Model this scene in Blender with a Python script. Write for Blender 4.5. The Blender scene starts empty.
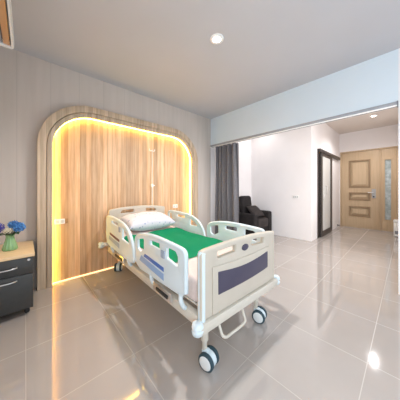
import bpy, bmesh, math, random
from mathutils import Vector, Matrix, Euler
random.seed(7)
scene = bpy.context.scene
C = scene.collection
PI = math.pi

# ------------------------------------------------------------------ camera
cam_d = bpy.data.cameras.new('camera')
cam = bpy.data.objects.new('camera', cam_d)
C.objects.link(cam)
cam.location = (0, 0, 1.2)
cam.rotation_euler = (PI / 2, 0, -(PI / 2 - math.atan(207 / 190)))
cam_d.sensor_width = 36
cam_d.lens = 36 * 190 / 400
cam_d.shift_y = -11 / 400
cam_d.clip_start = 0.02
scene.camera = cam

# ------------------------------------------------------------------ world, large lights, exposure
w = bpy.data.worlds.new('world')
scene.world = w
w.use_nodes = True
w.node_tree.nodes['Background'].inputs[0].default_value = (0.75, 0.87, 1.0, 1)
w.node_tree.nodes['Background'].inputs[1].default_value = 1.0


def area(name, loc, rot, sx, sy, power, col):
    d = bpy.data.lights.new(name, 'AREA')
    d.shape = 'RECTANGLE'
    d.size, d.size_y = sx, sy
    d.energy = power
    d.color = col
    o = bpy.data.objects.new(name, d)
    C.objects.link(o)
    o.location = loc
    o.rotation_euler = rot
    return o


# lamps for daylight from unseen windows behind the camera, and an added lounge fill
area('daylight_front', (1.35, -1.58, 1.3), (PI / 2, 0, 0), 2.9, 2.3, 16, (0.88, 0.94, 1.0))
area('daylight_left', (-0.44, -0.85, 1.45), (PI / 2, 0, -PI / 2), 1.0, 1.5, 60, (0.78, 0.90, 1.0))
area('fill_lounge', (3.95, -0.05, 1.5), (PI / 2, 0, 0), 1.2, 1.9, 44, (1.0, 0.95, 0.93))  # added fill lamp that brightens the seating wall

scene.view_settings.view_transform = 'Standard'
scene.view_settings.look = 'None'
scene.view_settings.gamma = 1
scene.view_settings.exposure = 0.0
scene.view_settings.use_curve_mapping = False
scene.cycles.use_denoising = True
scene.cycles.max_bounces = 10
scene.cycles.diffuse_bounces = 6
scene.cycles.glossy_bounces = 5
scene.cycles.sample_clamp_indirect = 6

# ------------------------------------------------------------------ materials
def mat(name, col, rough=0.5, metal=0.0, spec=0.5, **kw):
    m = bpy.data.materials.new(name)
    m.use_nodes = True
    b = m.node_tree.nodes['Principled BSDF']
    b.inputs['Base Color'].default_value = (*col, 1)
    b.inputs['Roughness'].default_value = rough
    b.inputs['Metallic'].default_value = metal
    b.inputs['Specular IOR Level'].default_value = spec
    for k, v in kw.items():
        b.inputs[k.replace('_', ' ')].default_value = v
    return m


class NT:
    def __init__(self, m):
        self.m = m
        self.t = m.node_tree
        self.b = self.t.nodes['Principled BSDF']

    def n(self, typ, **kw):
        x = self.t.nodes.new(typ)
        for k, v in kw.items():
            if k.startswith('i_'):
                x.inputs[k[2:]].default_value = v
            else:
                setattr(x, k, v)
        return x

    def l(self, a, b):
        self.t.links.new(a, b)

    def coords(self, scale=(1, 1, 1), loc=(0, 0, 0)):
        tc = self.n('ShaderNodeTexCoord')
        mp = self.n('ShaderNodeMapping')
        mp.inputs['Scale'].default_value = scale
        mp.inputs['Location'].default_value = loc
        self.l(tc.outputs['Object'], mp.inputs['Vector'])
        return mp.outputs['Vector']

    def ramp(self, fac, stops):
        r = self.n('ShaderNodeValToRGB')
        els = r.color_ramp.elements
        while len(els) < len(stops):
            els.new(0.5)
        for e, (p, c) in zip(els, stops):
            e.position = p
            e.color = (*c, 1)
        self.l(fac, r.inputs['Fac'])
        return r.outputs['Color']

    def mix(self, fac, a, b, mode='MIX'):
        x = self.n('ShaderNodeMix', data_type='RGBA', blend_type=mode)
        for sock, v in ((x.inputs[0], fac), (x.inputs[6], a), (x.inputs[7], b)):
            if isinstance(v, bpy.types.NodeSocket):
                self.l(v, sock)
            elif isinstance(v, tuple):
                sock.default_value = (*v, 1)
            else:
                sock.default_value = v
        return x.outputs[2]

    def math(self, op, a, b=None):
        x = self.n('ShaderNodeMath', operation=op)
        for i, v in enumerate((a, b)):
            if v is None:
                continue
            if isinstance(v, bpy.types.NodeSocket):
                self.l(v, x.inputs[i])
            else:
                x.inputs[i].default_value = v
        return x.outputs[0]

    def bump(self, h, strength=0.2, dist=0.01):
        x = self.n('ShaderNodeBump')
        x.inputs['Strength'].default_value = strength
        x.inputs['Distance'].default_value = dist
        self.l(h, x.inputs['Height'])
        self.l(x.outputs['Normal'], self.b.inputs['Normal'])


def wood(name, light, dark, axis='z', plank=0.085, rough=0.45, contrast=1.0, line=0.5, spec=0.4):
    """straight grained boards along z, y or x; the boards vary in tone across the other horizontal axis"""
    m = mat(name, light, rough, spec=spec)
    q = NT(m)
    sc = {'z': (9, 9, 0.55), 'x': (0.7, 14, 14), 'y': (14, 0.7, 14)}[axis]
    v = q.coords(sc)
    no = q.n('ShaderNodeTexNoise', i_Scale=3.2, i_Detail=6.0, i_Roughness=0.62)
    q.l(v, no.inputs['Vector'])
    grain = q.ramp(no.outputs['Fac'], [(0.3, dark), (0.72, light)])
    tc = q.n('ShaderNodeTexCoord')
    sp = q.n('ShaderNodeSeparateXYZ')
    q.l(tc.outputs['Object'], sp.inputs[0])
    across = sp.outputs['Z' if axis == 'x' else ('X')]
    if axis == 'z':
        across = q.math('ADD', sp.outputs['X'], sp.outputs['Y'])
    k = q.math('DIVIDE', across, plank)
    fl = q.math('FLOOR', k)
    wn = q.n('ShaderNodeTexWhiteNoise', noise_dimensions='1D')
    q.l(fl, wn.inputs['W'])
    tone = q.ramp(wn.outputs['Value'], [(0, tuple([1 - 0.3 * contrast] * 3)), (1, (1, 1, 1))])
    col = q.mix(1.0, grain, tone, 'MULTIPLY')
    fr = q.math('FRACT', k)
    ed = q.math('LESS_THAN', fr, 0.07)
    ed = q.math('MULTIPLY', ed, line)
    col = q.mix(ed, col, tuple(c * 0.4 for c in dark))
    q.l(col, q.b.inputs['Base Color'])
    q.bump(no.outputs['Fac'], 0.12, 0.004)
    return m


def noisy(name, c1, c2, scale=8, rough=0.6, bump=0.0, detail=4.0, **kw):
    m = mat(name, c1, rough, **kw)
    q = NT(m)
    v = q.coords()
    no = q.n('ShaderNodeTexNoise', i_Scale=scale, i_Detail=detail)
    q.l(v, no.inputs['Vector'])
    q.l(q.ramp(no.outputs['Fac'], [(0.3, c1), (0.7, c2)]), q.b.inputs['Base Color'])
    if bump:
        q.bump(no.outputs['Fac'], bump, 0.01)
    return m


def emis(name, col, strength):
    m = mat(name, col, 0.5)
    b = m.node_tree.nodes['Principled BSDF']
    b.inputs['Emission Color'].default_value = (*col, 1)
    b.inputs['Emission Strength'].default_value = strength
    return m


def floor_material():
    m = mat('polished tile', (0.45, 0.40, 0.36), 0.045, spec=0.5)
    m.node_tree.nodes['Principled BSDF'].inputs['IOR'].default_value = 2.0
    q = NT(m)
    v = q.coords((1, 1, 1), (-0.575 * 3 - 0.01, -0.185, 0))
    br = q.n('ShaderNodeTexBrick', offset=0.0, squash=1.0, i_Scale=1.0)
    br.inputs['Mortar Size'].default_value = 0.0025
    br.inputs['Mortar Smooth'].default_value = 0.2
    br.inputs['Brick Width'].default_value = 0.578
    br.inputs['Row Height'].default_value = 0.578
    br.inputs['Color1'].default_value = (0.42, 0.38, 0.35, 1)
    br.inputs['Color2'].default_value = (0.44, 0.40, 0.37, 1)
    br.inputs['Mortar'].default_value = (0.46, 0.418, 0.387, 1)
    q.l(v, br.inputs['Vector'])
    no = q.n('ShaderNodeTexNoise', i_Scale=2.5, i_Detail=5.0)
    q.l(q.coords(), no.inputs['Vector'])
    tone = q.ramp(no.outputs['Fac'], [(0.3, (0.94, 0.94, 0.94)), (0.7, (1, 1, 1))])
    q.l(q.mix(1.0, br.outputs['Color'], tone, 'MULTIPLY'), q.b.inputs['Base Color'])
    q.l(q.math('ADD', q.math('MULTIPLY', br.outputs['Fac'], 0.3), 0.055), q.b.inputs['Roughness'])
    return m


def wallpaper_material():
    m = mat('grey wallpaper', (0.5, 0.47, 0.44), 0.75, spec=0.2)
    q = NT(m)
    no = q.n('ShaderNodeTexNoise', i_Scale=2.2, i_Detail=5.0)
    q.l(q.coords((6, 6, 0.5)), no.inputs['Vector'])
    base = q.ramp(no.outputs['Fac'], [(0.25, (0.51, 0.455, 0.41)), (0.75, (0.56, 0.505, 0.46))])
    tc = q.n('ShaderNodeTexCoord')
    sp = q.n('ShaderNodeSeparateXYZ')
    q.l(tc.outputs['Object'], sp.inputs[0])
    fr = q.math('FRACT', q.math('DIVIDE', q.math('ADD', sp.outputs['X'], 0.08), 0.31))
    ln = q.math('MULTIPLY', q.math('LESS_THAN', fr, 0.03), 0.22)
    q.l(q.mix(ln, base, (0.3, 0.28, 0.26)), q.b.inputs['Base Color'])
    return m


def fabric(name, c1, c2, scale=90, bump=0.25, rough=0.9):
    m = mat(name, c1, rough, spec=0.15)
    q = NT(m)
    no = q.n('ShaderNodeTexNoise', i_Scale=scale, i_Detail=3.0)
    q.l(q.coords(), no.inputs['Vector'])
    q.l(q.ramp(no.outputs['Fac'], [(0.35, c1), (0.65, c2)]), q.b.inputs['Base Color'])
    q.bump(no.outputs['Fac'], bump, 0.003)
    return m


M = dict(
    floor=floor_material(),
    paper=wallpaper_material(),
    white=noisy('white wall paint', (0.80, 0.77, 0.765), (0.83, 0.80, 0.795), 3, 0.7, spec=0.2),
    header=noisy('daylight tinted beam paint', (0.66, 0.735, 0.79), (0.68, 0.755, 0.81), 3, 0.7, spec=0.2),  # blue cast of the cool daylight put into the paint colour
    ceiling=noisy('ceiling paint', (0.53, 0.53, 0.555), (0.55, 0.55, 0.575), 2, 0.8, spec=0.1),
    ceiling2=noisy('hall ceiling paint', (0.66, 0.60, 0.55), (0.68, 0.62, 0.57), 2, 0.8, spec=0.1),
    panel=wood('honey wood panel', (0.96, 0.655, 0.415), (0.63, 0.36, 0.18), 'z', 0.07, 0.5, 1.35, 0.6),
    frame=wood('weathered oak laminate', (0.74, 0.58, 0.42), (0.50, 0.365, 0.24), 'z', 0.05, 0.5, 0.9, 0.5),
    groove=mat('dark groove', (0.10, 0.06, 0.04), 0.7),
    door=wood('light oak door', (0.59, 0.445, 0.29), (0.50, 0.37, 0.235), 'z', 0.4, 0.4, 0.15, 0.0),
    moulding=wood('oak moulding', (0.36, 0.25, 0.15), (0.29, 0.195, 0.11), 'z', 0.4, 0.4, 0.1, 0.0),
    desk=wood('pale maple laminate', (0.80, 0.60, 0.36), (0.70, 0.50, 0.28), 'x', 1.0, 0.35, 0.0, 0.0),
    led=emis('yellow led', (1.0, 0.66, 0.10), 32.0),
    ledfloor=emis('warm led', (1.0, 0.62, 0.30), 2.5),
    lamp=emis('downlight glow', (1.0, 0.93, 0.88), 14.0),
    lampring=mat('downlight ring', (0.9, 0.89, 0.87), 0.4),
    chrome=mat('brushed steel', (0.72, 0.72, 0.72), 0.28, 1.0),
    track=noisy('aluminium track', (0.33, 0.335, 0.35), (0.37, 0.375, 0.39), 30, 0.4),
    trackdark=mat('track slot', (0.22, 0.22, 0.24), 0.5),
    abs=noisy('daylight tinted bed plastic', (0.645, 0.745, 0.79), (0.675, 0.775, 0.82), 6, 0.32),  # bed plastic with the cool daylight on its left side put into the colour
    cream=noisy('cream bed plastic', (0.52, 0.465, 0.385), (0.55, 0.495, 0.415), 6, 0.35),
    steel=noisy('cream painted steel', (0.60, 0.555, 0.475), (0.63, 0.585, 0.505), 12, 0.35),
    purple=noisy('dark violet inlay', (0.05, 0.044, 0.078), (0.06, 0.052, 0.088), 6, 0.45),
    blue=mat('deep blue stripe', (0.06, 0.16, 0.50), 0.4),
    lblue=mat('light blue stripe', (0.27, 0.42, 0.68), 0.4),
    maroon=mat('maroon stripe', (0.14, 0.045, 0.075), 0.4),
    gblue=mat('grey blue stripe', (0.33, 0.42, 0.56), 0.4),
    tyre=mat('dark teal tyre', (0.018, 0.05, 0.068), 0.6),
    hub=mat('pale grey hub', (0.72, 0.75, 0.74), 0.4),
    black=mat('black plastic', (0.02, 0.02, 0.022), 0.45),
    mattress=fabric('pale pink mattress cover', (0.74, 0.62, 0.58), (0.78, 0.66, 0.62), 60, 0.1, 0.7),
    green=fabric('green drape cloth', (0.012, 0.42, 0.20), (0.018, 0.48, 0.235), 120, 0.2, 0.7),
    charcoal=noisy('charcoal metal', (0.035, 0.037, 0.037), (0.043, 0.045, 0.045), 20, 0.4),
    curtain=fabric('grey curtain cloth', (0.27, 0.26, 0.275), (0.34, 0.33, 0.35), 70, 0.2),
    leather=noisy('dark brown grey upholstery', (0.018, 0.015, 0.015), (0.027, 0.023, 0.023), 25, 0.8, 0.1, spec=0.2),
    leather2=noisy('dark taupe upholstery', (0.038, 0.031, 0.03), (0.052, 0.043, 0.041), 25, 0.8, 0.1, spec=0.2),
    doorframe=mat('dark brown aluminium', (0.035, 0.028, 0.026), 0.4),
    frosted=mat('frosted glass', (0.66, 0.67, 0.65), 0.3, 0.0, 0.5),
    glass=noisy('patterned door glass', (0.30, 0.36, 0.36), (0.55, 0.62, 0.64), 14, 0.12),
    plate=mat('white plastic', (0.82, 0.82, 0.80), 0.35),
    acwhite=mat('white casing', (0.78, 0.77, 0.75), 0.35),
    aclouver=mat('louver with painted reflection', (0.55, 0.30, 0.13), 0.3),  # tan stands for the wood panel's reflection, painted into the louver
    vase=mat('green glazed vase', (0.22, 0.42, 0.20), 0.2),
    leaf=noisy('dark leaf', (0.02, 0.06, 0.015), (0.05, 0.12, 0.03), 40, 0.5),
    petal=noisy('bright blue petal', (0.01, 0.09, 0.36), (0.12, 0.40, 0.80), 45, 0.6),
    petal2=noisy('violet blue petal', (0.03, 0.03, 0.25), (0.08, 0.07, 0.42), 60, 0.6),
    petal3=noisy('cream petal', (0.60, 0.56, 0.42), (0.70, 0.66, 0.52), 60, 0.6),
    brown=mat('brown plastic', (0.36, 0.20, 0.08), 0.5),
)


def pillow_material():
    m = mat('printed pillow cotton', (0.75, 0.72, 0.76), 0.85, spec=0.15)
    q = NT(m)
    vo = q.n('ShaderNodeTexVoronoi', i_Scale=20.0)
    q.l(q.coords(), vo.inputs['Vector'])
    q.l(q.ramp(vo.outputs['Distance'], [(0.14, (0.36, 0.38, 0.55)), (0.30, (0.72, 0.68, 0.74))]), q.b.inputs['Base Color'])
    no = q.n('ShaderNodeTexNoise', i_Scale=7.0, i_Detail=3.0)
    q.l(q.coords(), no.inputs['Vector'])
    q.bump(no.outputs['Fac'], 0.4, 0.02)
    return m


M['pillow'] = pillow_material()

# ------------------------------------------------------------------ builders
def finish(name, me, m, parent=None, smooth=True, angle=40):
    if m is not None:
        me.materials.clear()
        me.materials.append(m)
    if smooth:
        for p in me.polygons:
            p.use_smooth = True
        me.set_sharp_from_angle(angle=math.radians(angle))
    o = bpy.data.objects.new(name, me)
    C.objects.link(o)
    if parent:
        o.parent = parent
    return o


def from_bm(name, bm, m, parent=None, smooth=True, angle=40):
    bmesh.ops.recalc_face_normals(bm, faces=bm.faces)
    me = bpy.data.meshes.new(name)
    bm.to_mesh(me)
    bm.free()
    return finish(name, me, m, parent, smooth, angle)


def tag(o, label=None, cat=None, group=None, kind=None):
    if label:
        o['label'] = label
    if cat:
        o['category'] = cat
    if group:
        o['group'] = group
    if kind:
        o['kind'] = kind
    return o


def empty(name, loc, rz=0, label=None, cat=None, group=None, kind=None):
    o = bpy.data.objects.new(name, None)
    C.objects.link(o)
    o.location = loc
    o.rotation_euler = (0, 0, rz)
    o.empty_display_size = 0.1
    return tag(o, label, cat, group, kind)


def add_box(bm, lo, hi, bevel=0.0, seg=2, mtx=None):
    r = bmesh.ops.create_cube(bm, size=1.0)
    vs = r['verts']
    for v in vs:
        v.co = Vector(((lo[0] + hi[0]) / 2 + v.co.x * (hi[0] - lo[0]),
                       (lo[1] + hi[1]) / 2 + v.co.y * (hi[1] - lo[1]),
                       (lo[2] + hi[2]) / 2 + v.co.z * (hi[2] - lo[2])))
    if bevel:
        es = list({e for v in vs for e in v.link_edges})
        r2 = bmesh.ops.bevel(bm, geom=es, offset=bevel, segments=seg, profile=0.5, affect='EDGES')
        vs = list({v for f in r2['faces'] for v in f.verts} | {v for v in vs if v.is_valid})
    if mtx is not None:
        for v in vs:
            v.co = mtx @ v.co


def box(name, lo, hi, m, parent=None, bevel=0.0, seg=2, mtx=None):
    bm = bmesh.new()
    add_box(bm, lo, hi, bevel, seg, mtx)
    return from_bm(name, bm, m, parent)


def rounded(poly, r, n=6):
    """round the corners of a polygon; r is one radius or one per corner"""
    out = []
    N = len(poly)
    for i in range(N):
        p = Vector(poly[i])
        a = Vector(poly[i - 1])
        b = Vector(poly[(i + 1) % N])
        ri = r[i] if isinstance(r, (list, tuple)) else r
        if ri <= 0:
            out.append(tuple(p))
            continue
        d1 = (a - p)
        d2 = (b - p)
        l1, l2 = d1.length, d2.length
        d1.normalize()
        d2.normalize()
        ang = d1.angle(d2)
        if abs(ang - PI) < 1e-3:
            out.append(tuple(p))
            continue
        t = min(ri / math.tan(ang / 2), l1 * 0.49, l2 * 0.49)
        q1, q2 = p + d1 * t, p + d2 * t
        for k in range(n + 1):
            u = k / n
            out.append(tuple((1 - u) ** 2 * q1 + 2 * u * (1 - u) * p + u * u * q2))
    return out


def smooth_path(pts, per=6, closed=False):
    P = [Vector(p) for p in pts]
    n = len(P)
    out = []
    for i in range(n if closed else n - 1):
        if closed:
            p0, p1, p2, p3 = P[i - 1], P[i], P[(i + 1) % n], P[(i + 2) % n]
        else:
            p0, p1, p2, p3 = P[max(i - 1, 0)], P[i], P[i + 1], P[min(i + 2, n - 1)]
        for k in range(per):
            t = k / per
            out.append(0.5 * (2 * p1 + (p2 - p0) * t + (2 * p0 - 5 * p1 + 4 * p2 - p3) * t * t + (3 * p1 - p0 - 3 * p2 + p3) * t ** 3))
    if not closed:
        out.append(P[-1])
    return [tuple(p) for p in out]


def curve_mesh(cu):
    o = bpy.data.objects.new('tmp', cu)
    C.objects.link(o)
    dg = bpy.context.evaluated_depsgraph_get()
    dg.update()
    me = bpy.data.meshes.new_from_object(o.evaluated_get(dg))
    bpy.data.objects.remove(o)
    bpy.data.curves.remove(cu)
    return me


def plate(name, outer, holes, thick, place, m, parent=None, bevel=0.004):
    """a flat plate cut from an outline with holes; place maps (u, v, w) to space, w across the thickness"""
    cu = bpy.data.curves.new('tmp', 'CURVE')
    cu.dimensions = '2D'
    cu.fill_mode = 'BOTH'
    cu.extrude = max(thick / 2 - bevel, 0.0002)
    cu.bevel_depth = bevel
    cu.bevel_resolution = 2
    cu.offset = -bevel
    for poly in [outer] + list(holes):
        s = cu.splines.new('POLY')
        s.points.add(len(poly) - 1)
        for p, q in zip(s.points, poly):
            p.co = (q[0], q[1], 0, 1)
        s.use_cyclic_u = True
    me = curve_mesh(cu)
    for v in me.vertices:
        v.co = Vector(place(v.co.x, v.co.y, v.co.z))
    bm = bmesh.new()
    bm.from_mesh(me)
    bmesh.ops.remove_doubles(bm, verts=bm.verts, dist=1e-5)
    bpy.data.meshes.remove(me)
    return from_bm(name, bm, m, parent, True, 35)


def tube(name, pts, r, m, parent=None, closed=False, res=4):
    cu = bpy.data.curves.new('tmp', 'CURVE')
    cu.dimensions = '3D'
    cu.bevel_depth = r
    cu.bevel_resolution = res
    cu.use_fill_caps = True
    s = cu.splines.new('POLY')
    s.points.add(len(pts) - 1)
    for p, q in zip(s.points, pts):
        p.co = (*q, 1)
    s.use_cyclic_u = closed
    return finish(name, curve_mesh(cu), m, parent, True, 60)


def add_lathe(bm, prof, n=24, mtx=None, ripple=0.0, k=12):
    rings = []
    for r, z in prof:
        ring = []
        for i in range(n):
            a = 2 * PI * i / n
            rr = r * (1 + ripple * math.cos(k * a))
            p = Vector((rr * math.cos(a), rr * math.sin(a), z))
            ring.append(bm.verts.new(mtx @ p if mtx else p))
        rings.append(ring)
    for a, b in zip(rings, rings[1:]):
        for i in range(n):
            bm.faces.new((a[i], a[(i + 1) % n], b[(i + 1) % n], b[i]))
    if prof[0][0] > 1e-5:
        bm.faces.new(rings[0])
    if prof[-1][0] > 1e-5:
        bm.faces.new(rings[-1])


def lathe(name, prof, m, parent=None, n=24, mtx=None, ripple=0.0, k=12, angle=40):
    bm = bmesh.new()
    add_lathe(bm, prof, n, mtx, ripple, k)
    return from_bm(name, bm, m, parent, True, angle)


def axis_mtx(loc, d):
    """local z along d, moved to loc"""
    return Matrix.Translation(loc) @ Vector((0, 0, 1)).rotation_difference(Vector(d).normalized()).to_matrix().to_4x4()


# ------------------------------------------------------------------ the setting
X0, X1 = -0.36, 3.13        # bedroom left wall, beam plane
YB, YF = 3.05, -1.5         # panelled wall, wall behind the camera
ZC, ZH = 2.80, 2.97         # ceilings
XE, XL, YS = 7.48, 4.82, 1.48

S = lambda o: tag(o, kind='structure')
S(box('floor', (X0 - 0.1, YF - 0.1, -0.06), (XE + 0.1, YB + 0.1, 0), M['floor']))
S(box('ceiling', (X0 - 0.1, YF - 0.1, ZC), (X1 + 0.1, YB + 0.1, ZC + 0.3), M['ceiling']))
S(box('ceiling_hall', (X1 + 0.1, -0.2, ZH), (XE + 0.1, YB + 0.1, ZH + 0.1), M['ceiling2']))
S(box('wall_back', (X0 - 0.1, YB, 0), (X1, YB + 0.1, ZC), M['paper']))
S(box('wall_lounge', (X1, YB, 0), (XL + 0.1, YB + 0.1, ZH), M['white']))


def wall_with_opening(name, plane, at, thick, u0, u1, z1, ou0, ou1, oz0, oz1, m):
    bm = bmesh.new()
    for (a, b, c, d) in ((u0, ou0, 0, z1), (ou1, u1, 0, z1), (ou0, ou1, 0, oz0), (ou0, ou1, oz1, z1)):
        if b - a < 1e-4 or d - c < 1e-4:
            continue
        if plane == 'y':
            add_box(bm, (a, at, c), (b, at + thick, d))
        else:
            add_box(bm, (at, a, c), (at + thick, b, d))
    return S(from_bm(name, bm, m))


wall_with_opening('wall_front', 'y', YF - 0.1, 0.1, X0 - 0.1, X1 + 0.1, ZC, -0.1, 2.8, 0.1, 2.5, M['white'])
wall_with_opening('wall_left', 'x', X0 - 0.1, 0.1, YF, YB, ZC, -1.35, -0.35, 0.6, 2.3, M['white'])
S(box('beam', (X1, 0.066, 2.205), (X1 + 0.1, YB, ZC), M['header']))
S(box('wall_right', (X1, YF, 0), (X1 + 0.1, 0.066, ZC), M['white']))
wall_with_opening('wall_hall', 'y', -0.1, 0.1, X1 + 0.1, XE, ZH, 3.3, 4.6, 0.4, 2.5, M['white'])
S(box('wall_seating', (XL, YS, 0), (XL + 0.1, YB, ZH), M['white']))
S(box('wall_side', (XL + 0.1, YS, 0), (XE + 0.1, YS + 0.1, ZH), M['white']))
wall_with_opening('wall_entry', 'x', XE, 0.1, 0.0, YS, ZH, 0.16, 1.455, 0.0, 2.375, M['white'])

# sliding track along the underside of the beam
tr = empty('trim_1', (0, 0, 0), kind='structure')
box('track_channel', (X1 - 0.004, 0.075, 2.155), (X1 + 0.062, YB - 0.002, 2.204), M['track'], tr, 0.004)
box('track_lip', (X1 - 0.012, 0.078, 2.150), (X1 + 0.015, YB - 0.004, 2.162), M['lampring'], tr, 0.003)
box('track_slot', (X1 + 0.02, 0.078, 2.150), (X1 + 0.04, YB - 0.004, 2.156), M['trackdark'], tr)
box('track_end_cap', (X1 - 0.008, 0.067, 2.148), (X1 + 0.066, 0.079, 2.208), M['trackdark'], tr, 0.002)

# ------------------------------------------------------------------ arched wood wall panel
wp = empty('arched_wall_panel', (1.375, YB, 0), 0,
           'tall honey wood wall panel in a rounded oak surround with a yellow glowing edge behind the bed', 'wall panel')


def arch(x0, x1, z1, r, n=14):
    pts = [(x0, 0)]
    for k in range(n + 1):
        a = PI - k / n * PI / 2
        pts.append((x0 + r + r * math.cos(a), z1 - r + r * math.sin(a)))
    for k in range(n + 1):
        a = PI / 2 - k / n * PI / 2
        pts.append((x1 - r + r * math.cos(a), z1 - r + r * math.sin(a)))
    pts.append((x1, 0))
    return pts


def band(outer, inner):
    return outer + inner[::-1]


cx = 1.375
place_y = lambda y: (lambda u, v, ww: (u - cx, y - YB + ww, v))
aO = arch(0.10, 2.65, 2.335, 0.60)
aM = arch(0.186, 2.564, 2.249, 0.52)
aM2 = arch(0.192, 2.558, 2.243, 0.515)
aI = arch(0.245, 2.505, 2.19, 0.46)
aL = arch(0.2468, 2.5032, 2.1882, 0.4585)
plate('panel', arch(0.2, 2.55, 2.235, 0.50), [], 0.012, place_y(3.040), M['panel'], wp, 0.001)
plate('outer_surround', band(aO, aM), [], 0.105, place_y(2.9955), M['frame'], wp, 0.003)
plate('inner_surround', band(aM2, aI), [], 0.095, place_y(2.9985), M['frame'], wp, 0.002)
plate('led_strip', band(aI, aL), [], 0.028, place_y(3.019), M['led'], wp, 0.0002)
box('floor_led_strip', (0.25 - cx, -0.022, 0.001), (2.5 - cx, -0.012, 0.012), M['ledfloor'], wp)


def socket(x, z, label):
    o = empty('wall_socket', (x, 3.034, z), 0, label, 'socket')
    plate('cover_plate', rounded([(-0.055, -0.033), (0.055, -0.033), (0.055, 0.033), (-0.055, 0.033)], 0.006), [], 0.010,
          lambda u, v, ww: (u, ww - 0.005, v), M['plate'], o, 0.002)
    for dx in (-0.026, 0.026):
        box('outlet', (dx - 0.016, -0.012, -0.018), (dx + 0.016, -0.009, 0.018), mat('outlet grey', (0.55, 0.55, 0.53), 0.4), o, 0.001)
    return o


socket(0.325, 0.78, 'white double wall socket on the wood panel near its left glowing edge')
socket(2.13, 0.87, 'white double wall socket on the wood panel right of the bed headboard')
o = box('switch_plate', (0.378, 3.022, 0.755), (0.412, 3.034, 0.815), M['brown'], None, 0.003)
tag(o, 'small brown plate on the wood panel just right of a white socket', 'switch')

# ------------------------------------------------------------------ entrance door
d1 = empty('door_1', (XE, 0.81, 0), kind='structure')
yo = lambda y: y - 0.81
bm = bmesh.new()
for (a, b, c, d) in ((1.425, 1.455, 0, 2.375), (0.16, 0.19, 0, 2.375), (0.19, 1.425, 2.34, 2.375), (0.505, 0.53, 0, 2.34)):
    add_box(bm, (-0.02, yo(a), c), (0.09, yo(b), d), 0.004, 1)
from_bm('door_frame', bm, M['door'], d1)
place_x = lambda x: (lambda u, v, ww: (x + ww, yo(u), v))
panels = [(0.75, 1.215, 1.26, 2.06), (0.75, 1.215, 0.875, 1.075), (0.75, 1.215, 0.38, 0.65)]
rect = lambda a: [(a[0], a[2]), (a[1], a[2]), (a[1], a[3]), (a[0], a[3])]
leaf = plate('door_leaf', rect((0.532, 1.423, 0.006, 2.338)), [rect(p) for p in panels], 0.045, place_x(0.03), M['door'], d1, 0.003)
for p in panels:
    grow = lambda i: rect((p[0] + i, p[1] - i, p[2] + i, p[3] - i))
    bm = bmesh.new()
    rs = [[bm.verts.new((x, yo(u), v)) for u, v in grow(i)] for i, x in ((-0.004, 0.05), (0.02, 0.048), (0.028, 0.026), (0.05, 0.022), (0.07, 0.004))]
    for q0, q1 in zip(rs, rs[1:]):
        for i in range(4):
            bm.faces.new((q0[i], q0[(i + 1) % 4], q1[(i + 1) % 4], q1[i]))
    bm.faces.new(rs[-1])
    from_bm('raised_panel', bm, M['door'], leaf, False)
    plate('moulding', grow(-0.022), [grow(0.016)], 0.03, place_x(0.002), M['moulding'], leaf, 0.008)
hd = plate('lock_plate', rounded(rect((0.61, 0.70, 0.93, 1.20)), 0.015), [], 0.02, place_x(-0.004), mat('satin nickel', (0.42, 0.42, 0.42), 0.4, 0.6), leaf, 0.003)
tube('door_lever', [(-0.01, yo(0.655), 1.10), (-0.055, yo(0.655), 1.10), (-0.06, yo(0.665), 1.10), (-0.06, yo(0.78), 1.095)], 0.011, M['chrome'], leaf)
lathe('lock_cylinder', [(0.0, -0.03), (0.018, -0.03), (0.02, 0.0)], M['black'], leaf, 16, axis_mtx((-0.014, yo(0.655), 0.975), (1, 0, 0)))
side = plate('side_leaf', rect((0.192, 0.503, 0.006, 2.338)), [rect((0.295, 0.425, 0.33, 2.03))], 0.045, place_x(0.03), M['door'], d1, 0.003)
plate('glazing_bead', rect((0.277, 0.443, 0.312, 2.048)), [rect((0.300, 0.420, 0.335, 2.025))], 0.014, place_x(0.004), M['door'], side, 0.003)
plate('side_glass', rect((0.297, 0.423, 0.332, 2.028)), [], 0.008, place_x(0.035), M['glass'], side, 0.001)

# ------------------------------------------------------------------ sliding door on the hall's side wall
d2 = empty('door_2', (5.9, YS, 0), kind='structure')
xo = lambda x: x - 5.9
pl_y = lambda y: (lambda u, v, ww: (xo(u), y + ww, v))
bm = bmesh.new()
add_box(bm, (xo(5.24), -0.016, 0), (xo(5.36), -0.001, 2.12), 0.003, 1)
from_bm('door_jamb', bm, M['doorframe'], d2)
box('sliding_track', (xo(5.24), -0.07, 2.10), (xo(7.25), -0.001, 2.18), M['doorframe'], d2, 0.003)
lf = plate('sliding_leaf', rect((5.37, 6.40, 0.012, 2.10)), [rect((5.50, 6.24, 0.14, 2.03))], 0.03, pl_y(-0.035), M['doorframe'], d2, 0.003)
plate('frosted_pane', rect((5.495, 6.245, 0.135, 2.035)), [], 0.008, pl_y(-0.034), M['frosted'], lf, 0.001)
tube('pull_handle', [(xo(5.5), -0.05, 0.93), (xo(5.5), -0.08, 0.94), (xo(5.5), -0.08, 1.06), (xo(5.5), -0.05, 1.07)], 0.010, M['chrome'], lf)
tube('pane_handle', [(xo(5.80), -0.038, 1.08), (xo(5.80), -0.07, 1.09), (xo(5.80), -0.07, 1.27), (xo(5.80), -0.038, 1.28)], 0.009, M['chrome'], lf)

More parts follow.
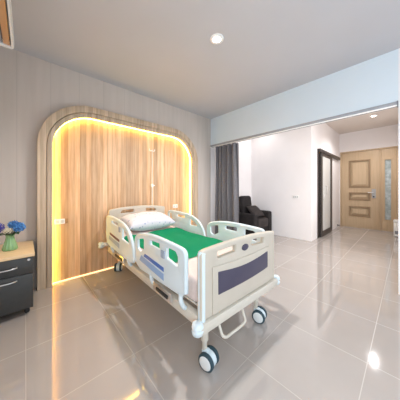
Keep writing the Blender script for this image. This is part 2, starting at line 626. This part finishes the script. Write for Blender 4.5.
# ------------------------------------------------------------------ wall plates and a door stop in the hall
def wall_switch(loc, rz, wd, ht, n, label):
    o = empty('light_switch', loc, rz, label, 'light switch')
    plate('cover_plate', rounded([(-wd / 2, -ht / 2), (wd / 2, -ht / 2), (wd / 2, ht / 2), (-wd / 2, ht / 2)], 0.006), [], 0.010,
          lambda u, v, ww: (u, ww - 0.005, v), M['plate'], o, 0.002)
    for i in range(n):
        c = (i - (n - 1) / 2) * wd * 0.28
        box('rocker', (c - 0.012, -0.014, -0.02), (c + 0.012, -0.009, 0.02), mat('rocker grey', (0.45, 0.45, 0.45), 0.4), o, 0.001)


wall_switch((XL, 1.82, 1.01), -PI / 2, 0.14, 0.075, 3, 'wide white switch plate with grey rockers on the white wall by the armchair')
wall_switch((5.02, YS, 1.26), 0, 0.07, 0.11, 1, 'narrow white switch plate beside the dark framed sliding door')
o = lathe('door_stop', [(0.0, -0.06), (0.018, -0.06), (0.02, -0.045), (0.012, -0.04), (0.012, -0.006), (0.028, -0.004), (0.028, 0)],
          M['doorframe'], None, 16)
o.rotation_euler = (-PI / 2, 0, 0)
o.location = (7.2, YS - 0.001, 0.07)
tag(o, 'small dark door stop low on the wall beside the wooden entrance door', 'door stop')

# white bin by the entrance door
o = empty('waste_bin', (6.96, 0.13, 0), 0, 'white upright bin on the floor by the entrance door side glass', 'bin')
box('bin_body', (-0.12, -0.10, 0.0), (0.12, 0.10, 0.36), M['plate'], o, 0.012)
box('bin_lid', (-0.125, -0.105, 0.362), (0.125, 0.105, 0.41), M['plate'], o, 0.012)
box('bin_pedal', (-0.16, 0.0, 0.02), (-0.118, 0.08, 0.035), M['chrome'], o, 0.004)
box('bin_badge', (-0.123, 0.02, 0.07), (-0.1195, 0.075, 0.15), mat('grey badge', (0.25, 0.26, 0.28), 0.5), o, 0.001)

# ------------------------------------------------------------------ downlights
def downlight(x, y, z, power, label, col=(1.0, 0.965, 0.95), blend=0.6, size=150):
    o = empty('ceiling_downlight', (x, y, z), 0, label, 'ceiling light', 'recessed round ceiling downlights')
    lathe('trim_ring', [(0.042, -0.002), (0.044, -0.010), (0.060, -0.012), (0.070, -0.006), (0.072, 0.0)], M['lampring'], o, 32)
    lathe('lens', [(0.0, -0.006), (0.042, -0.006), (0.044, -0.001)], M['lamp'], o, 32)
    d = bpy.data.lights.new('downlight_beam', 'SPOT')
    d.energy = power
    d.color = col
    d.spot_size = math.radians(size)
    d.spot_blend = blend
    d.shadow_soft_size = 0.05
    l = bpy.data.objects.new('downlight_beam', d)
    C.objects.link(l)
    l.location = (0, 0, -0.03)
    l.parent = o
    return o


downlight(1.50, 1.37, ZC, 170, 'round lit downlight in the grey bedroom ceiling above the bed')
downlight(6.2, 0.545, ZH, 90, 'round lit downlight in the hall ceiling before the entrance door')
downlight(4.36, 2.59, ZH, 14, 'round downlight in the lounge ceiling above the dark armchair')

# ------------------------------------------------------------------ air conditioner on the left wall
ac = empty('air_conditioner', (X0, 1.63, 2.275), 0,
           'white wall air conditioner with open louver at the top left corner under the ceiling', 'air conditioner')
prof = [(0.003, 0.03), (0.003, 0.30), (0.23, 0.30), (0.285, 0.25), (0.293, 0.06), (0.291, 0.012), (0.287, 0.001)]
prof2 = [(0.281, 0.0), (0.277, 0.06), (0.10, 0.05), (0.09, 0.0)]
sec = prof + prof2
bm = bmesh.new()
L = [bm.verts.new((a, -0.42, b)) for a, b in sec]
R_ = [bm.verts.new((a, 0.40, b)) for a, b in sec]
for i in range(len(sec)):
    j = (i + 1) % len(sec)
    bm.faces.new((L[i], L[j], R_[j], R_[i]))
bm.faces.new(L)
bm.faces.new(R_)
bmesh.ops.recalc_face_normals(bm, faces=bm.faces)
from_bm('casing', bm, M['acwhite'], ac)
plate('end_cap', rounded([(0.004, 0.02), (0.004, 0.30), (0.23, 0.30), (0.285, 0.25), (0.296, 0.05), (0.294, -0.004), (0.06, -0.004)],
                         [0.01, 0.01, 0.04, 0.03, 0.03, 0.045, 0.03]), [], 0.03,
      lambda u, v, ww: (u, 0.416 + ww, v), M['acwhite'], ac, 0.008)
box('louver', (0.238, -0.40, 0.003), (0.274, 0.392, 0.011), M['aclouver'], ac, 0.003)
box('guide_vane', (0.205, -0.40, 0.008), (0.232, 0.385, 0.014), M['track'], ac, 0.002)
box('air_slot', (0.11, -0.40, 0.035), (0.27, 0.392, 0.045), M['black'], ac, 0.002)

# ------------------------------------------------------------------ curtain at the end of the track
bm = bmesh.new()
nu, nv = 120, 24
rows = []
for j in range(nv + 1):
    z = 0.02 + (2.16 - 0.02) * j / nv
    row = []
    for i in range(nu + 1):
        u = i / nu
        y = 2.36 + u * 0.655
        amp = 0.065 * (0.9 + 0.25 * math.sin(3.1 * u + 1.2 * j / nv))
        ph = 2 * PI * 5.2 * (u + 0.018 * math.sin(9 * u) + 0.012 * math.sin(4 * j / nv + 5 * u))
        x = 3.235 + amp * math.sin(ph) + 0.012 * math.sin(2.7 * ph + 1)
        row.append(bm.verts.new((x, y + 0.012 * math.cos(ph), z)))
    rows.append(row)
for a, b in zip(rows, rows[1:]):
    for i in range(nu):
        bm.faces.new((a[i], a[i + 1], b[i + 1], b[i]))
bmesh.ops.solidify(bm, geom=bm.faces[:], thickness=0.004)
o = from_bm('curtain', bm, M['curtain'], None, True, 80)
tag(o, 'dark grey floor length curtain gathered at the left end of the ceiling beam', 'curtain')

# ------------------------------------------------------------------ armchair
ch = empty('armchair', (4.33, 2.68, 0), 0, 'dark upholstered armchair behind the curtain against the white wall', 'armchair')
def soft(name, lo, hi, m, parent, bev=0.06, mtx=None):
    return box(name, lo, hi, m, parent, bev, 4, mtx)
soft('armrest', (-0.40, -0.28, 0.06), (-0.22, 0.30, 0.60), M['leather'], ch, 0.05)
soft('armrest', (0.24, -0.30, 0.06), (0.42, 0.30, 0.63), M['leather'], ch, 0.05)
soft('seat', (-0.225, -0.30, 0.24), (0.245, 0.18, 0.47), M['leather2'], ch, 0.05)
soft('front_panel', (-0.225, -0.27, 0.06), (0.245, -0.20, 0.26), M['leather'], ch, 0.02)
soft('backrest', (-0.24, 0.10, 0.30), (0.22, 0.26, 1.02), M['leather'], ch, 0.075,
     Matrix.Translation((0, 0.2, 0.3)) @ Matrix.Rotation(-0.12, 4, 'X') @ Matrix.Translation((0, -0.2, -0.3)))
for sx in (-0.33, 0.35):
    for sy in (-0.22, 0.24):
        lathe('leg', [(0.018, 0.0), (0.025, 0.065)], M['black'], ch, 12, Matrix.Translation((sx, sy, 0)))


def cushion_mesh(name, a, b, h, m, parent=None, n=22, p=2.6, wrinkle=0.0):
    bm = bmesh.new()
    top, bot = [], []
    for sgn, store in ((1, top), (-1, bot)):
        for j in range(n + 1):
            r = []
            for i in range(n + 1):
                u, v = 2 * i / n - 1, 2 * j / n - 1
                e = max(0.0, (1 - abs(u) ** p) * (1 - abs(v) ** p)) ** 0.42
                pin = 1 - 0.07 * (u * u * (1 - v * v)) * 0 - 0.06 * ((1 - abs(u)) * abs(v) ** 3 + (1 - abs(v)) * abs(u) ** 3)
                z = sgn * h / 2 * e
                if wrinkle and e > 0:
                    z += e * wrinkle * (math.sin(9 * u + 4 * v) + 0.7 * math.sin(13 * v - 5 * u + 1))
                r.append(bm.verts.new((u * a / 2 * pin, v * b / 2 * pin, z)))
            store.append(r)
    for g, fl in ((top, False), (bot, True)):
        for j in range(n):
            for i in range(n):
                f = (g[j][i], g[j][i + 1], g[j + 1][i + 1], g[j + 1][i])
                bm.faces.new(f[::-1] if fl else f)
    bmesh.ops.remove_doubles(bm, verts=bm.verts, dist=1e-4)
    return from_bm(name, bm, m, parent, True, 80)


o = cushion_mesh('throw_cushion', 0.38, 0.38, 0.14, M['leather2'])
o.location = (4.325, 2.62, 0.635)
o.rotation_euler = (math.radians(40), 0, math.radians(-6))
tag(o, 'dark taupe cushion leaning on the armchair backrest', 'cushion')

# ------------------------------------------------------------------ drawer cabinet, vase and flowers
cb = empty('drawer_cabinet', (-0.15, 2.72, 0), 0,
           'charcoal pedestal cabinet with pale wood top beside the wood panel at the left', 'cabinet')
cxx = lambda x: x + 0.15
cy = lambda y: y - 2.72
box('carcass', (cxx(-0.355), cy(2.445), 0.065), (cxx(0.055), cy(3.03), 0.555), M['charcoal'], cb, 0.004)
box('cabinet_top', (cxx(-0.357), cy(2.42), 0.556), (cxx(0.065), cy(3.035), 0.588), M['desk'], cb, 0.004)
for z0, z1, hz in ((0.40, 0.552, 0.475), (0.07, 0.395, 0.355)):
    dr = box('drawer', (cxx(-0.353), cy(2.427), z0), (cxx(0.053), cy(2.444), z1), M['charcoal'], cb, 0.003)
    pts = []
    for k in range(13):
        u = k / 12 * 2 - 1
        pts.append((cxx(-0.15) + u * 0.092, cy(2.427) - 0.006 - 0.028 * (1 - u ** 4), hz))
    tube('drawer_handle', pts, 0.0055, M['chrome'], dr)
lathe('lock', [(0.0, 0.009), (0.010, 0.009), (0.012, 0.0)], M['chrome'], cb, 16, axis_mtx((cxx(0.022), cy(2.4265), 0.532), (0, -1, 0)))
for sx in (-0.31, 0.01):
    for sy in (2.50, 2.98):
        bm = bmesh.new()
        add_lathe(bm, [(0.0, -0.016), (0.020, -0.016), (0.024, -0.012), (0.024, 0.012), (0.020, 0.016), (0.0, 0.016)], 16,
                  axis_mtx((cxx(sx), cy(sy), 0.024), (1, 0.3, 0)))
        add_box(bm, (cxx(sx) - 0.014, cy(sy) - 0.014, 0.035), (cxx(sx) + 0.014, cy(sy) + 0.014, 0.066), 0.003, 1)
        from_bm('castor', bm, M['black'], cb)

VX, VY, VZ = -0.115, 2.70, 0.588
o = lathe('vase', [(0.0, 0.0), (0.052, 0.0), (0.057, 0.008), (0.049, 0.05), (0.035, 0.10), (0.029, 0.135), (0.036, 0.155),
                   (0.033, 0.155), (0.026, 0.135), (0.031, 0.10), (0.043, 0.05), (0.046, 0.02), (0.0, 0.02)], M['vase'], None, 96, None, 0.045, 12, 80)
o.location = (VX, VY, VZ)
tag(o, 'green pleated vase standing on the pale wood cabinet top', 'vase')


def flower(name, tip, rad, petal_m, label, n=34, size=0.016, seed=1, start=(0, 0)):
    rnd = random.Random(seed)
    root = empty(name, (VX, VY, VZ + 0.13), 0, label, 'flower', 'flowers in the green vase')
    T = Vector(tip)
    tube('stem', smooth_path([(start[0] * .4, start[1] * .4, -0.08), (start[0], start[1], 0.02), tuple(T * 0.6 + Vector((0, 0, 0.012))), tuple(T)], 5),
         0.003, M['leaf'], root, res=2)
    bm = bmesh.new()
    for k in range(n):
        a = k * 2.39996
        c = 1 - 1.75 * (k + 0.5) / n
        s = math.sqrt(max(0, 1 - c * c))
        nrm = Vector((s * math.cos(a), s * math.sin(a), c))
        p = T + nrm * rad * rnd.uniform(0.8, 1.05)
        mt = axis_mtx(p, nrm) @ Matrix.Rotation(rnd.uniform(0, 3), 4, 'Z')
        cv = bm.verts.new(mt @ Vector((0, 0, -0.004)))
        for q in range(4):
            b = q * PI / 2
            v1 = bm.verts.new(mt @ Vector((math.cos(b - .6) * size * .6, math.sin(b - .6) * size * .6, 0.002)))
            v2 = bm.verts.new(mt @ Vector((math.cos(b) * size, math.sin(b) * size, 0.006)))
            v3 = bm.verts.new(mt @ Vector((math.cos(b + .6) * size * .6, math.sin(b + .6) * size * .6, 0.002)))
            bm.faces.new((cv, v1, v2, v3))
    bmesh.ops.create_icosphere(bm, subdivisions=2, radius=rad * 0.62, matrix=Matrix.Translation(T))
    me = bpy.data.meshes.new('bloom')
    bm.to_mesh(me)
    bm.free()
    finish('bloom', me, petal_m, root, False)
    for q in range(3):
        a = q * 2.1 + seed
        d = Vector((math.cos(a), math.sin(a), 0.25)).normalized()
        b0 = T * 0.45
        sd = d.cross(Vector((0, 0, 1))).normalized()
        bm = bmesh.new()
        prev = None
        for k in range(7):
            u = k / 6
            wd = 0.024 * math.sin(PI * min(u * 0.95 + 0.05, 1))
            pc = b0 + d * 0.075 * u + Vector((0, 0, -0.03 * u * u))
            cur = [bm.verts.new(pc - sd * wd), bm.verts.new(pc + Vector((0, 0, -0.004))), bm.verts.new(pc + sd * wd)]
            if prev:
                bm.faces.new((prev[0], prev[1], cur[1], cur[0]))
                bm.faces.new((prev[1], prev[2], cur[2], cur[1]))
            prev = cur
        from_bm('leaf', bm, M['leaf'], root, True, 80)
    return root


flower('flower', (0.066, -0.01, 0.090), 0.046, M['petal'], 'large bright blue flower head at the right of the green vase', 46, 0.021, 1, (0.02, 0))
flower('flower', (0.02, 0.10, 0.105), 0.04, M['petal'], 'bright blue flower head just behind and left of the largest bloom', 36, 0.018, 4, (0.01, 0.01))
flower('flower', (-0.085, 0.0, 0.095), 0.048, M['petal2'], 'violet blue flower head at the left of the green vase', 36, 0.018, 2, (-0.02, 0))
flower('flower', (-0.018, -0.045, 0.07), 0.028, M['petal3'], 'small cream flower between the blue and violet blooms', 22, 0.013, 3, (0, -0.01))

# ------------------------------------------------------------------ hospital bed
BO = (0.8317, 0.9062)
BR = math.radians(-1.5)
W, LEN = 0.93, 2.02
bed = empty('hospital_bed', (BO[0], BO[1], 0), BR,
            'pale plastic hospital bed on castors with violet inlaid footboard by the wood panel', 'bed')
def bed_world(s, t, z):
    return (BO[0] + math.cos(BR) * s - math.sin(BR) * t, BO[1] + math.sin(BR) * s + math.cos(BR) * t, z)

# frame
for s in (0.022, W - 0.03):
    box('side_beam', (s - 0.024, 0.03, 0.288), (s + 0.024, 2.06, 0.362), M['steel'], bed, 0.006)
fb = box('foot_crossbar', (-0.02, -0.03, 0.262), (W + 0.06, 0.035, 0.331), M['steel'], bed, 0.008)
hb = box('head_crossbar', (-0.08, LEN + 0.03, 0.365), (W + 0.08, LEN + 0.075, 0.42), M['steel'], bed, 0.008)
for (s, t, z) in ((-0.02, 0.0, 0.305), (W + 0.065, 0.0, 0.300), (-0.085, LEN + 0.052, 0.392), (W + 0.085, LEN + 0.052, 0.392)):
    lathe('corner_bumper', [(0.0, -0.044), (0.024, -0.042), (0.035, -0.032), (0.039, -0.012), (0.030, -0.004), (0.030, 0.004),
                            (0.039, 0.012), (0.035, 0.032), (0.024, 0.042), (0.0, 0.044)], M['abs'], bed, 24,
          Matrix.Translation((s, t, z)))
bm = bmesh.new()
for t0, t1 in ((0.06, 0.5), (0.52, 0.98), (1.0, 1.28), (1.3, 1.98)):
    add_box(bm, (0.05, t0, 0.378), (W - 0.05, t1, 0.394), 0.004, 1)
from_bm('mattress_platform', bm, M['steel'], bed)
for t in (0.35, 0.9, 1.5, 1.95):
    box('cross_member', (0.075, t - 0.02, 0.31), (W - 0.075, t + 0.02, 0.376), M['steel'], bed, 0.004)
box('lift_column', (0.56, 0.13, 0.10), (0.68, 0.25, 0.31), M['steel'], bed, 0.008)
box('lift_column', (0.40, 1.75, 0.12), (0.52, 1.88, 0.31), M['steel'], bed, 0.008)
box('control_box', (0.36, 0.95, 0.16), (0.60, 1.20, 0.32), M['cream'], bed, 0.01)
tube('actuator', [(0.46, 0.33, 0.18), (0.46, 0.95, 0.24)], 0.025, M['chrome'], bed)
# brake pedal bar
tube('brake_bar', smooth_path([(0.17, 0.0, 0.26), (0.17, -0.015, 0.235), (0.17, -0.04, 0.19), (0.20, -0.05, 0.170), (0.25, -0.05, 0.167),
                               (0.38, -0.05, 0.169), (0.425, -0.045, 0.18), (0.44, -0.02, 0.21), (0.44, 0.0, 0.26)], 5), 0.010, M['steel'], bed)

# castors
def castor(s, t, ang, ztop=0.29):
    c = bpy.data.objects.new('castor', None)
    C.objects.link(c)
    c.parent = bed
    c.location = (s, t, 0)
    c.rotation_euler = (0, 0, ang)
    R = 0.057
    lathe('stem', [(0.018, 0.09), (0.018, 0.16), (0.026, 0.17), (0.026, ztop)], M['steel'], c, 16, Matrix.Translation((0, 0.035, 0)))
    bm = bmesh.new()
    add_lathe(bm, [(0.0, -0.020), (0.048, -0.020), (0.052, -0.016), (0.052, 0.016), (0.048, 0.020), (0.0, 0.020)], 28, axis_mtx((0, 0, R), (1, 0, 0)))
    add_box(bm, (-0.018, 0.0, 0.055), (0.018, 0.050, 0.115), 0.008, 2)
    from_bm('fork_cover', bm, M['abs'], c)
    for sg in (-1, 1):
        wm = axis_mtx((sg * 0.024, 0, R), (sg, 0, 0))
        wh = lathe('wheel', [(0.040, 0.0), (R - 0.004, 0.0), (R, 0.004), (R, 0.018), (R - 0.005, 0.024), (0.046, 0.026)], M['tyre'], c, 40, wm)
        lathe('hub_cap', [(0.0, 0.031), (0.026, 0.030), (0.042, 0.027), (0.047, 0.024), (0.047, 0.02)], M['hub'], wh, 40, wm)
    return c


castor(0.08, 0.0, math.radians(14))
castor(W - 0.195, 0.02, math.radians(16))
castor(0.12, LEN - 0.06, math.radians(-32), 0.30)
castor(W - 0.06, LEN - 0.10, math.radians(-20), 0.30)

# footboard and headboard
def board(name, t, zb, zt, crown, holes, m, thick=0.045, wd=W):
    top = []
    for k in range(15):
        u = k / 14
        top.append((0.0 + u * (wd + 0.013), zt + crown * (1 - (2 * u - 1) ** 2)))
    outer = rounded([(0.0, zb)] + top + [(wd + 0.013, zb)], [0.02, 0.05] + [0] * 13 + [0.05, 0.02], 6)
    return plate(name, outer, holes, thick, lambda u, v, ww: (u, t + ww, v), m, bed, 0.012)


hole = lambda pts, r=0.015: rounded(pts, r, 4)
fbd = board('footboard', 0.012, 0.335, 0.792, 0.022,
            [hole([(0.158, 0.715), (0.362, 0.722), (0.362, 0.772), (0.158, 0.762)]),
             hole([(0.568, 0.722), (0.768, 0.715), (0.768, 0.762), (0.568, 0.772)])], M['cream'])
face = lambda off: (lambda u, v, ww: (u, -0.0105 - off + ww, v))
inset = [(0.10, 0.345), (0.10, 0.67)] + [(0.10 + 0.73 * k / 10, 0.67 - 0.012 * math.sin(PI * k / 10)) for k in range(1, 10)] + [(0.83, 0.67), (0.83, 0.345)]
plate('raised_panel', inset, [], 0.012, face(0.004), M['cream'], fbd, 0.005)
pv = [(0.15, 0.468)] + [(0.15 + 0.652 * k / 12, 0.470 + 0.016 * (k / 12) - 0.012 * math.sin(PI * k / 12)) for k in range(1, 12)] + [(0.80, 0.490)] + \
     [(0.80 - 0.652 * k / 12, 0.632 - 0.004 * (k / 12) - 0.030 * math.sin(PI * k / 12)) for k in range(0, 13)]
tag(plate('inlay', rounded(pv, 0.006), [], 0.004, face(0.0115), M['purple'], fbd, 0.001), 'dark violet inlay')
ov = [(0.472 + 0.043 * math.cos(a * PI / 16), 0.732 + 0.026 * math.sin(a * PI / 16)) for a in range(32)]
tag(plate('badge', ov, [], 0.006, face(0.002), M['purple'], fbd, 0.001), 'oval dark violet badge')
# end posts of the footboard; the left one carries the cool daylight tint
for s in (0.024, W + 0.001):
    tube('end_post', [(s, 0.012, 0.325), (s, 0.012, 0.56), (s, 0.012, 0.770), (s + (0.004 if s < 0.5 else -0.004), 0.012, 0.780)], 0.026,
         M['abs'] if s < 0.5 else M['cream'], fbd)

hbd = board('headboard', LEN, 0.42, 0.897, 0.038,
            [hole([(0.155, 0.835), (0.19, 0.875), (0.362, 0.888), (0.362, 0.838)]),
             hole([(0.568, 0.838), (0.568, 0.888), (0.73, 0.875), (0.76, 0.835)])], M['cream'], 0.045, W - 0.02)


# side rails
def rail(s, side, outline, tube_pts, holes, stripes, emblem, latch_t, arms):
    """side = -1 on the near left side of the bed, +1 on the far right"""
    r = plate('side_rail', outline, holes, 0.026, lambda u, v, ww: (s + ww, u, v), M['abs'], bed, 0.008)
    tube('grip_tube', [(s, a, b) for a, b in smooth_path([(a, b) for a, b in tube_pts], 6)], 0.0175, M['abs'], r)
    out = lambda off: (lambda u, v, ww: (s + side * (0.013 + off) + ww, u, v))
    for poly, m, nm in stripes:
        tag(plate('stripe', poly, [], 0.003, out(0.0008), m, r, 0.0005), nm)
    if emblem:
        a, b = emblem
        tag(plate('release_button', rounded([(a - 0.028, b - 0.03), (a + 0.028, b - 0.03), (a + 0.028, b + 0.03), (a - 0.028, b + 0.03)], 0.008), [], 0.008,
                  out(0.003), M['gblue'], r, 0.002), 'grey blue release button')
    for a in arms:
        tube('rail_arm', smooth_path([(s, a, 0.47), (s + side * 0.004, a - 0.005, 0.42), (s - side * 0.012, a - 0.01, 0.375), (s - side * 0.03, a - 0.01, 0.355)], 5),
             0.016, M['abs'], r)
    if latch_t:
        t0, t1 = latch_t
        lt = box('latch_plate', (min(s + side * -0.004, s + side * 0.014), t0, 0.345), (max(s + side * -0.004, s + side * 0.014), t1, 0.415), M['chrome'], r, 0.006)
        sx = sorted((s + side * 0.013, s + side * 0.022))
        box('latch_lever', (sx[0], t0 + 0.04, 0.362), (sx[1], t1 - 0.06, 0.390), M['black'], lt, 0.003)
    return r


foot_out = rounded([(0.105, 0.49), (0.15, 0.452), (0.50, 0.44), (0.83, 0.430), (0.925, 0.455), (0.965, 0.70), (0.89, 0.752), (0.70, 0.788),
                    (0.52, 0.797), (0.36, 0.793), (0.17, 0.783), (0.105, 0.765)], [0.03, 0.03, 0, 0.04, 0.04, 0.05, 0.08, 0, 0, 0, 0.04, 0.03])
foot_tube = [(0.112, 0.49), (0.112, 0.62), (0.113, 0.73), (0.125, 0.765), (0.17, 0.777), (0.36, 0.787), (0.52, 0.791), (0.70, 0.780),
             (0.86, 0.751), (0.93, 0.715), (0.952, 0.65), (0.936, 0.55), (0.922, 0.48)]
foot_holes = [hole([(0.885, 0.62), (0.89, 0.705), (0.75, 0.738), (0.75, 0.64), (0.83, 0.60)], 0.02),
              hole([(0.625, 0.710), (0.625, 0.748), (0.455, 0.755), (0.455, 0.705)], 0.012),
              hole([(0.345, 0.668), (0.345, 0.752), (0.225, 0.748), (0.195, 0.72), (0.195, 0.645)], [0.012, 0.012, 0.03, 0.03, 0.012])]
stripe_foot = [([(0.72, 0.606), (0.75, 0.575), (0.385, 0.549), (0.385, 0.582)], M['blue'], 'deep blue stripe'),
               ([(0.80, 0.572), (0.84, 0.517), (0.385, 0.479), (0.385, 0.532)], M['lblue'], 'light blue stripe')]
head_out = rounded([(0.985, 0.44), (1.08, 0.412), (1.88, 0.43), (1.955, 0.46), (1.965, 0.79), (1.88, 0.83), (1.68, 0.828),
                    (1.43, 0.815), (1.28, 0.792), (1.14, 0.735), (1.04, 0.62)], [0.03, 0.05, 0.05, 0.04, 0.04, 0.05, 0, 0, 0.05, 0.08, 0.08])
head_tube = [(0.998, 0.47), (1.02, 0.56), (1.055, 0.64), (1.14, 0.728), (1.28, 0.785), (1.43, 0.808), (1.68, 0.821), (1.86, 0.822), (1.935, 0.805), (1.952, 0.76), (1.948, 0.60), (1.944, 0.50)]
head_holes = [hole([(1.73, 0.752), (1.73, 0.788), (1.49, 0.780), (1.49, 0.735)], 0.012),
              hole([(1.33, 0.62), (1.33, 0.755), (1.20, 0.715), (1.12, 0.62), (1.12, 0.60)], [0.012, 0.012, 0.05, 0.02, 0.012])]
stripe_head = [([(1.80, 0.618), (1.80, 0.590), (1.42, 0.562), (1.42, 0.592)], M['maroon'], 'maroon stripe'),
               ([(1.83, 0.572), (1.83, 0.522), (1.42, 0.487), (1.42, 0.542)], M['gblue'], 'grey blue stripe')]
SL, SR = -0.03, W + 0.04
rail(SL, -1, foot_out, foot_tube, foot_holes, stripe_foot, (0.395, 0.685), (0.28, 0.56), (0.17, 0.62))
rail(SL, -1, head_out, head_tube, head_holes, stripe_head, (1.41, 0.715), (1.28, 1.62), (1.16, 1.75))
rail(SR, 1, foot_out, foot_tube, foot_holes, [], None, (0.28, 0.56), (0.17, 0.62))
rail(SR, 1, head_out, head_tube, [hole([(1.68, 0.752), (1.68, 0.790), (1.47, 0.782), (1.47, 0.742)], 0.012), hole([(1.33, 0.66), (1.33, 0.755), (1.22, 0.715), (1.15, 0.66)], 0.012),
                                  hole([(1.92, 0.66), (1.92, 0.785), (1.85, 0.79), (1.82, 0.68)], 0.01)], [], None, (1.28, 1.62), (1.16, 1.75))

# mattress
MZ = 0.578
def mat_top(t):
    return MZ + max(0.0, t - 1.35) * 0.08


mt = empty('mattress', bed_world(W / 2, 1.07, 0.395), BR, 'pale pink mattress lying in the hospital bed', 'mattress')
bm = bmesh.new()
nt, ns = 40, 10
sec = rounded([(0.035 - W / 2, 0.0), (W / 2 - 0.035, 0.0), (W / 2 - 0.035, 1.0), (0.035 - W / 2, 1.0)], 0.0)
prev = None
sec2 = rounded([(-W / 2 + 0.035, 0.0), (W / 2 - 0.035, 0.0), (W / 2 - 0.035, 0.12), (-W / 2 + 0.035, 0.12)], 0.03, 5)
rings = []
for k in range(nt + 1):
    t = 0.06 + (1.985 - 0.06) * k / nt
    ed = min(1.0, min(k, nt - k) / 2 * 0.5 + 0.5)
    ring = []
    for a, b in sec2:
        f = b / 0.12
        z = 0.003 + f * (mat_top(t) - 0.395 - 0.003)
        if min(k, nt - k) == 0:
            z = 0.003 + (0.1 + 0.8 * f) * (mat_top(t) - 0.398)
            a *= 0.985
        ring.append(bm.verts.new((a, t - 1.07, z)))
    rings.append(ring)
for a, b in zip(rings, rings[1:]):
    n = len(a)
    for i in range(n):
        bm.faces.new((a[i], a[(i + 1) % n], b[(i + 1) % n], b[i]))
bm.faces.new(rings[0])
bm.faces.new(rings[-1])
from_bm('mattress_cover', bm, M['mattress'], mt, True, 50)

# green sheet
bm = bmesh.new()
rows = []
nu, nv = 60, 64
for j in range(nv + 1):
    v = j / nv
    row = []
    for i in range(nu + 1):
        u = i / nu
        s = 0.028 + u * (W - 0.056)
        t = (0.40 + 0.02 * u) * (1 - v) + (1.50 + 0.06 * u + 0.01 * math.sin(14 * u)) * v
        z = mat_top(t) + 0.005
        z += 0.0045 * (1 + math.sin(17 * t + 5 * s + 2 * math.sin(6 * s))) * (0.4 + 0.6 * math.sin(PI * u) ** 0.5)
        z += 0.003 * (1 + math.sin(31 * s - 9 * t))
        edge = min(u, 1 - u) * (W - 0.056)
        if edge < 0.04:
            z -= 0.055 * (1 - edge / 0.04) ** 1.5
            s += (-1 if u < 0.5 else 1) * 0.006
        row.append(bm.verts.new((s - W / 2, t - 1.0, z)))
    rows.append(row)
for a, b in zip(rows, rows[1:]):
    for i in range(nu):
        bm.faces.new((a[i], a[i + 1], b[i + 1], b[i]))
bmesh.ops.solidify(bm, geom=bm.faces[:], thickness=-0.003)
o = from_bm('bed_sheet', bm, M['green'], None, True, 80)
o.location = bed_world(W / 2, 1.0, 0)
o.rotation_euler = (0, 0, BR)
tag(o, 'bright green cloth sheet spread across the middle of the bed mattress', 'sheet')

# pillow
o = cushion_mesh('pillow', 0.70, 0.46, 0.22, M['pillow'], None, 30, 2.6, 0.004)
o.location = bed_world(0.47, 1.73, 0.726)
o.rotation_euler = (math.radians(9), 0, BR)
tag(o, 'white pillow with small blue print leaning against the bed headboard', 'pillow')

# drip pole in the bed's head corner
iv = empty('drip_pole', bed_world(0.715, LEN + 0.052, 0.421), BR, 'thin white drip pole rising behind the bed headboard', 'drip pole')
tube('pole', [(0, 0, 0), (0, 0, 0.84)], 0.011, M['steel'], iv)
tube('upper_pole', [(0, 0, 0.84), (0, 0, 1.46)], 0.0075, M['steel'], iv)
lathe('collar_knob', [(0.0, -0.03), (0.018, -0.03), (0.022, -0.01), (0.022, 0.02), (0.012, 0.03)], M['plate'], iv, 16, Matrix.Translation((0, 0, 0.84)))
tube('clamp_screw', [(0, 0, 0.84), (0.045, -0.01, 0.84)], 0.008, M['plate'], iv)
for a in (0, PI):
    ca = math.cos(a)
    tube('hook', smooth_path([(0, 0, 1.44), (0.025 * ca, 0, 1.43), (0.045 * ca, 0, 1.44), (0.05 * ca, 0, 1.465)], 5), 0.0055, M['plate'], iv)
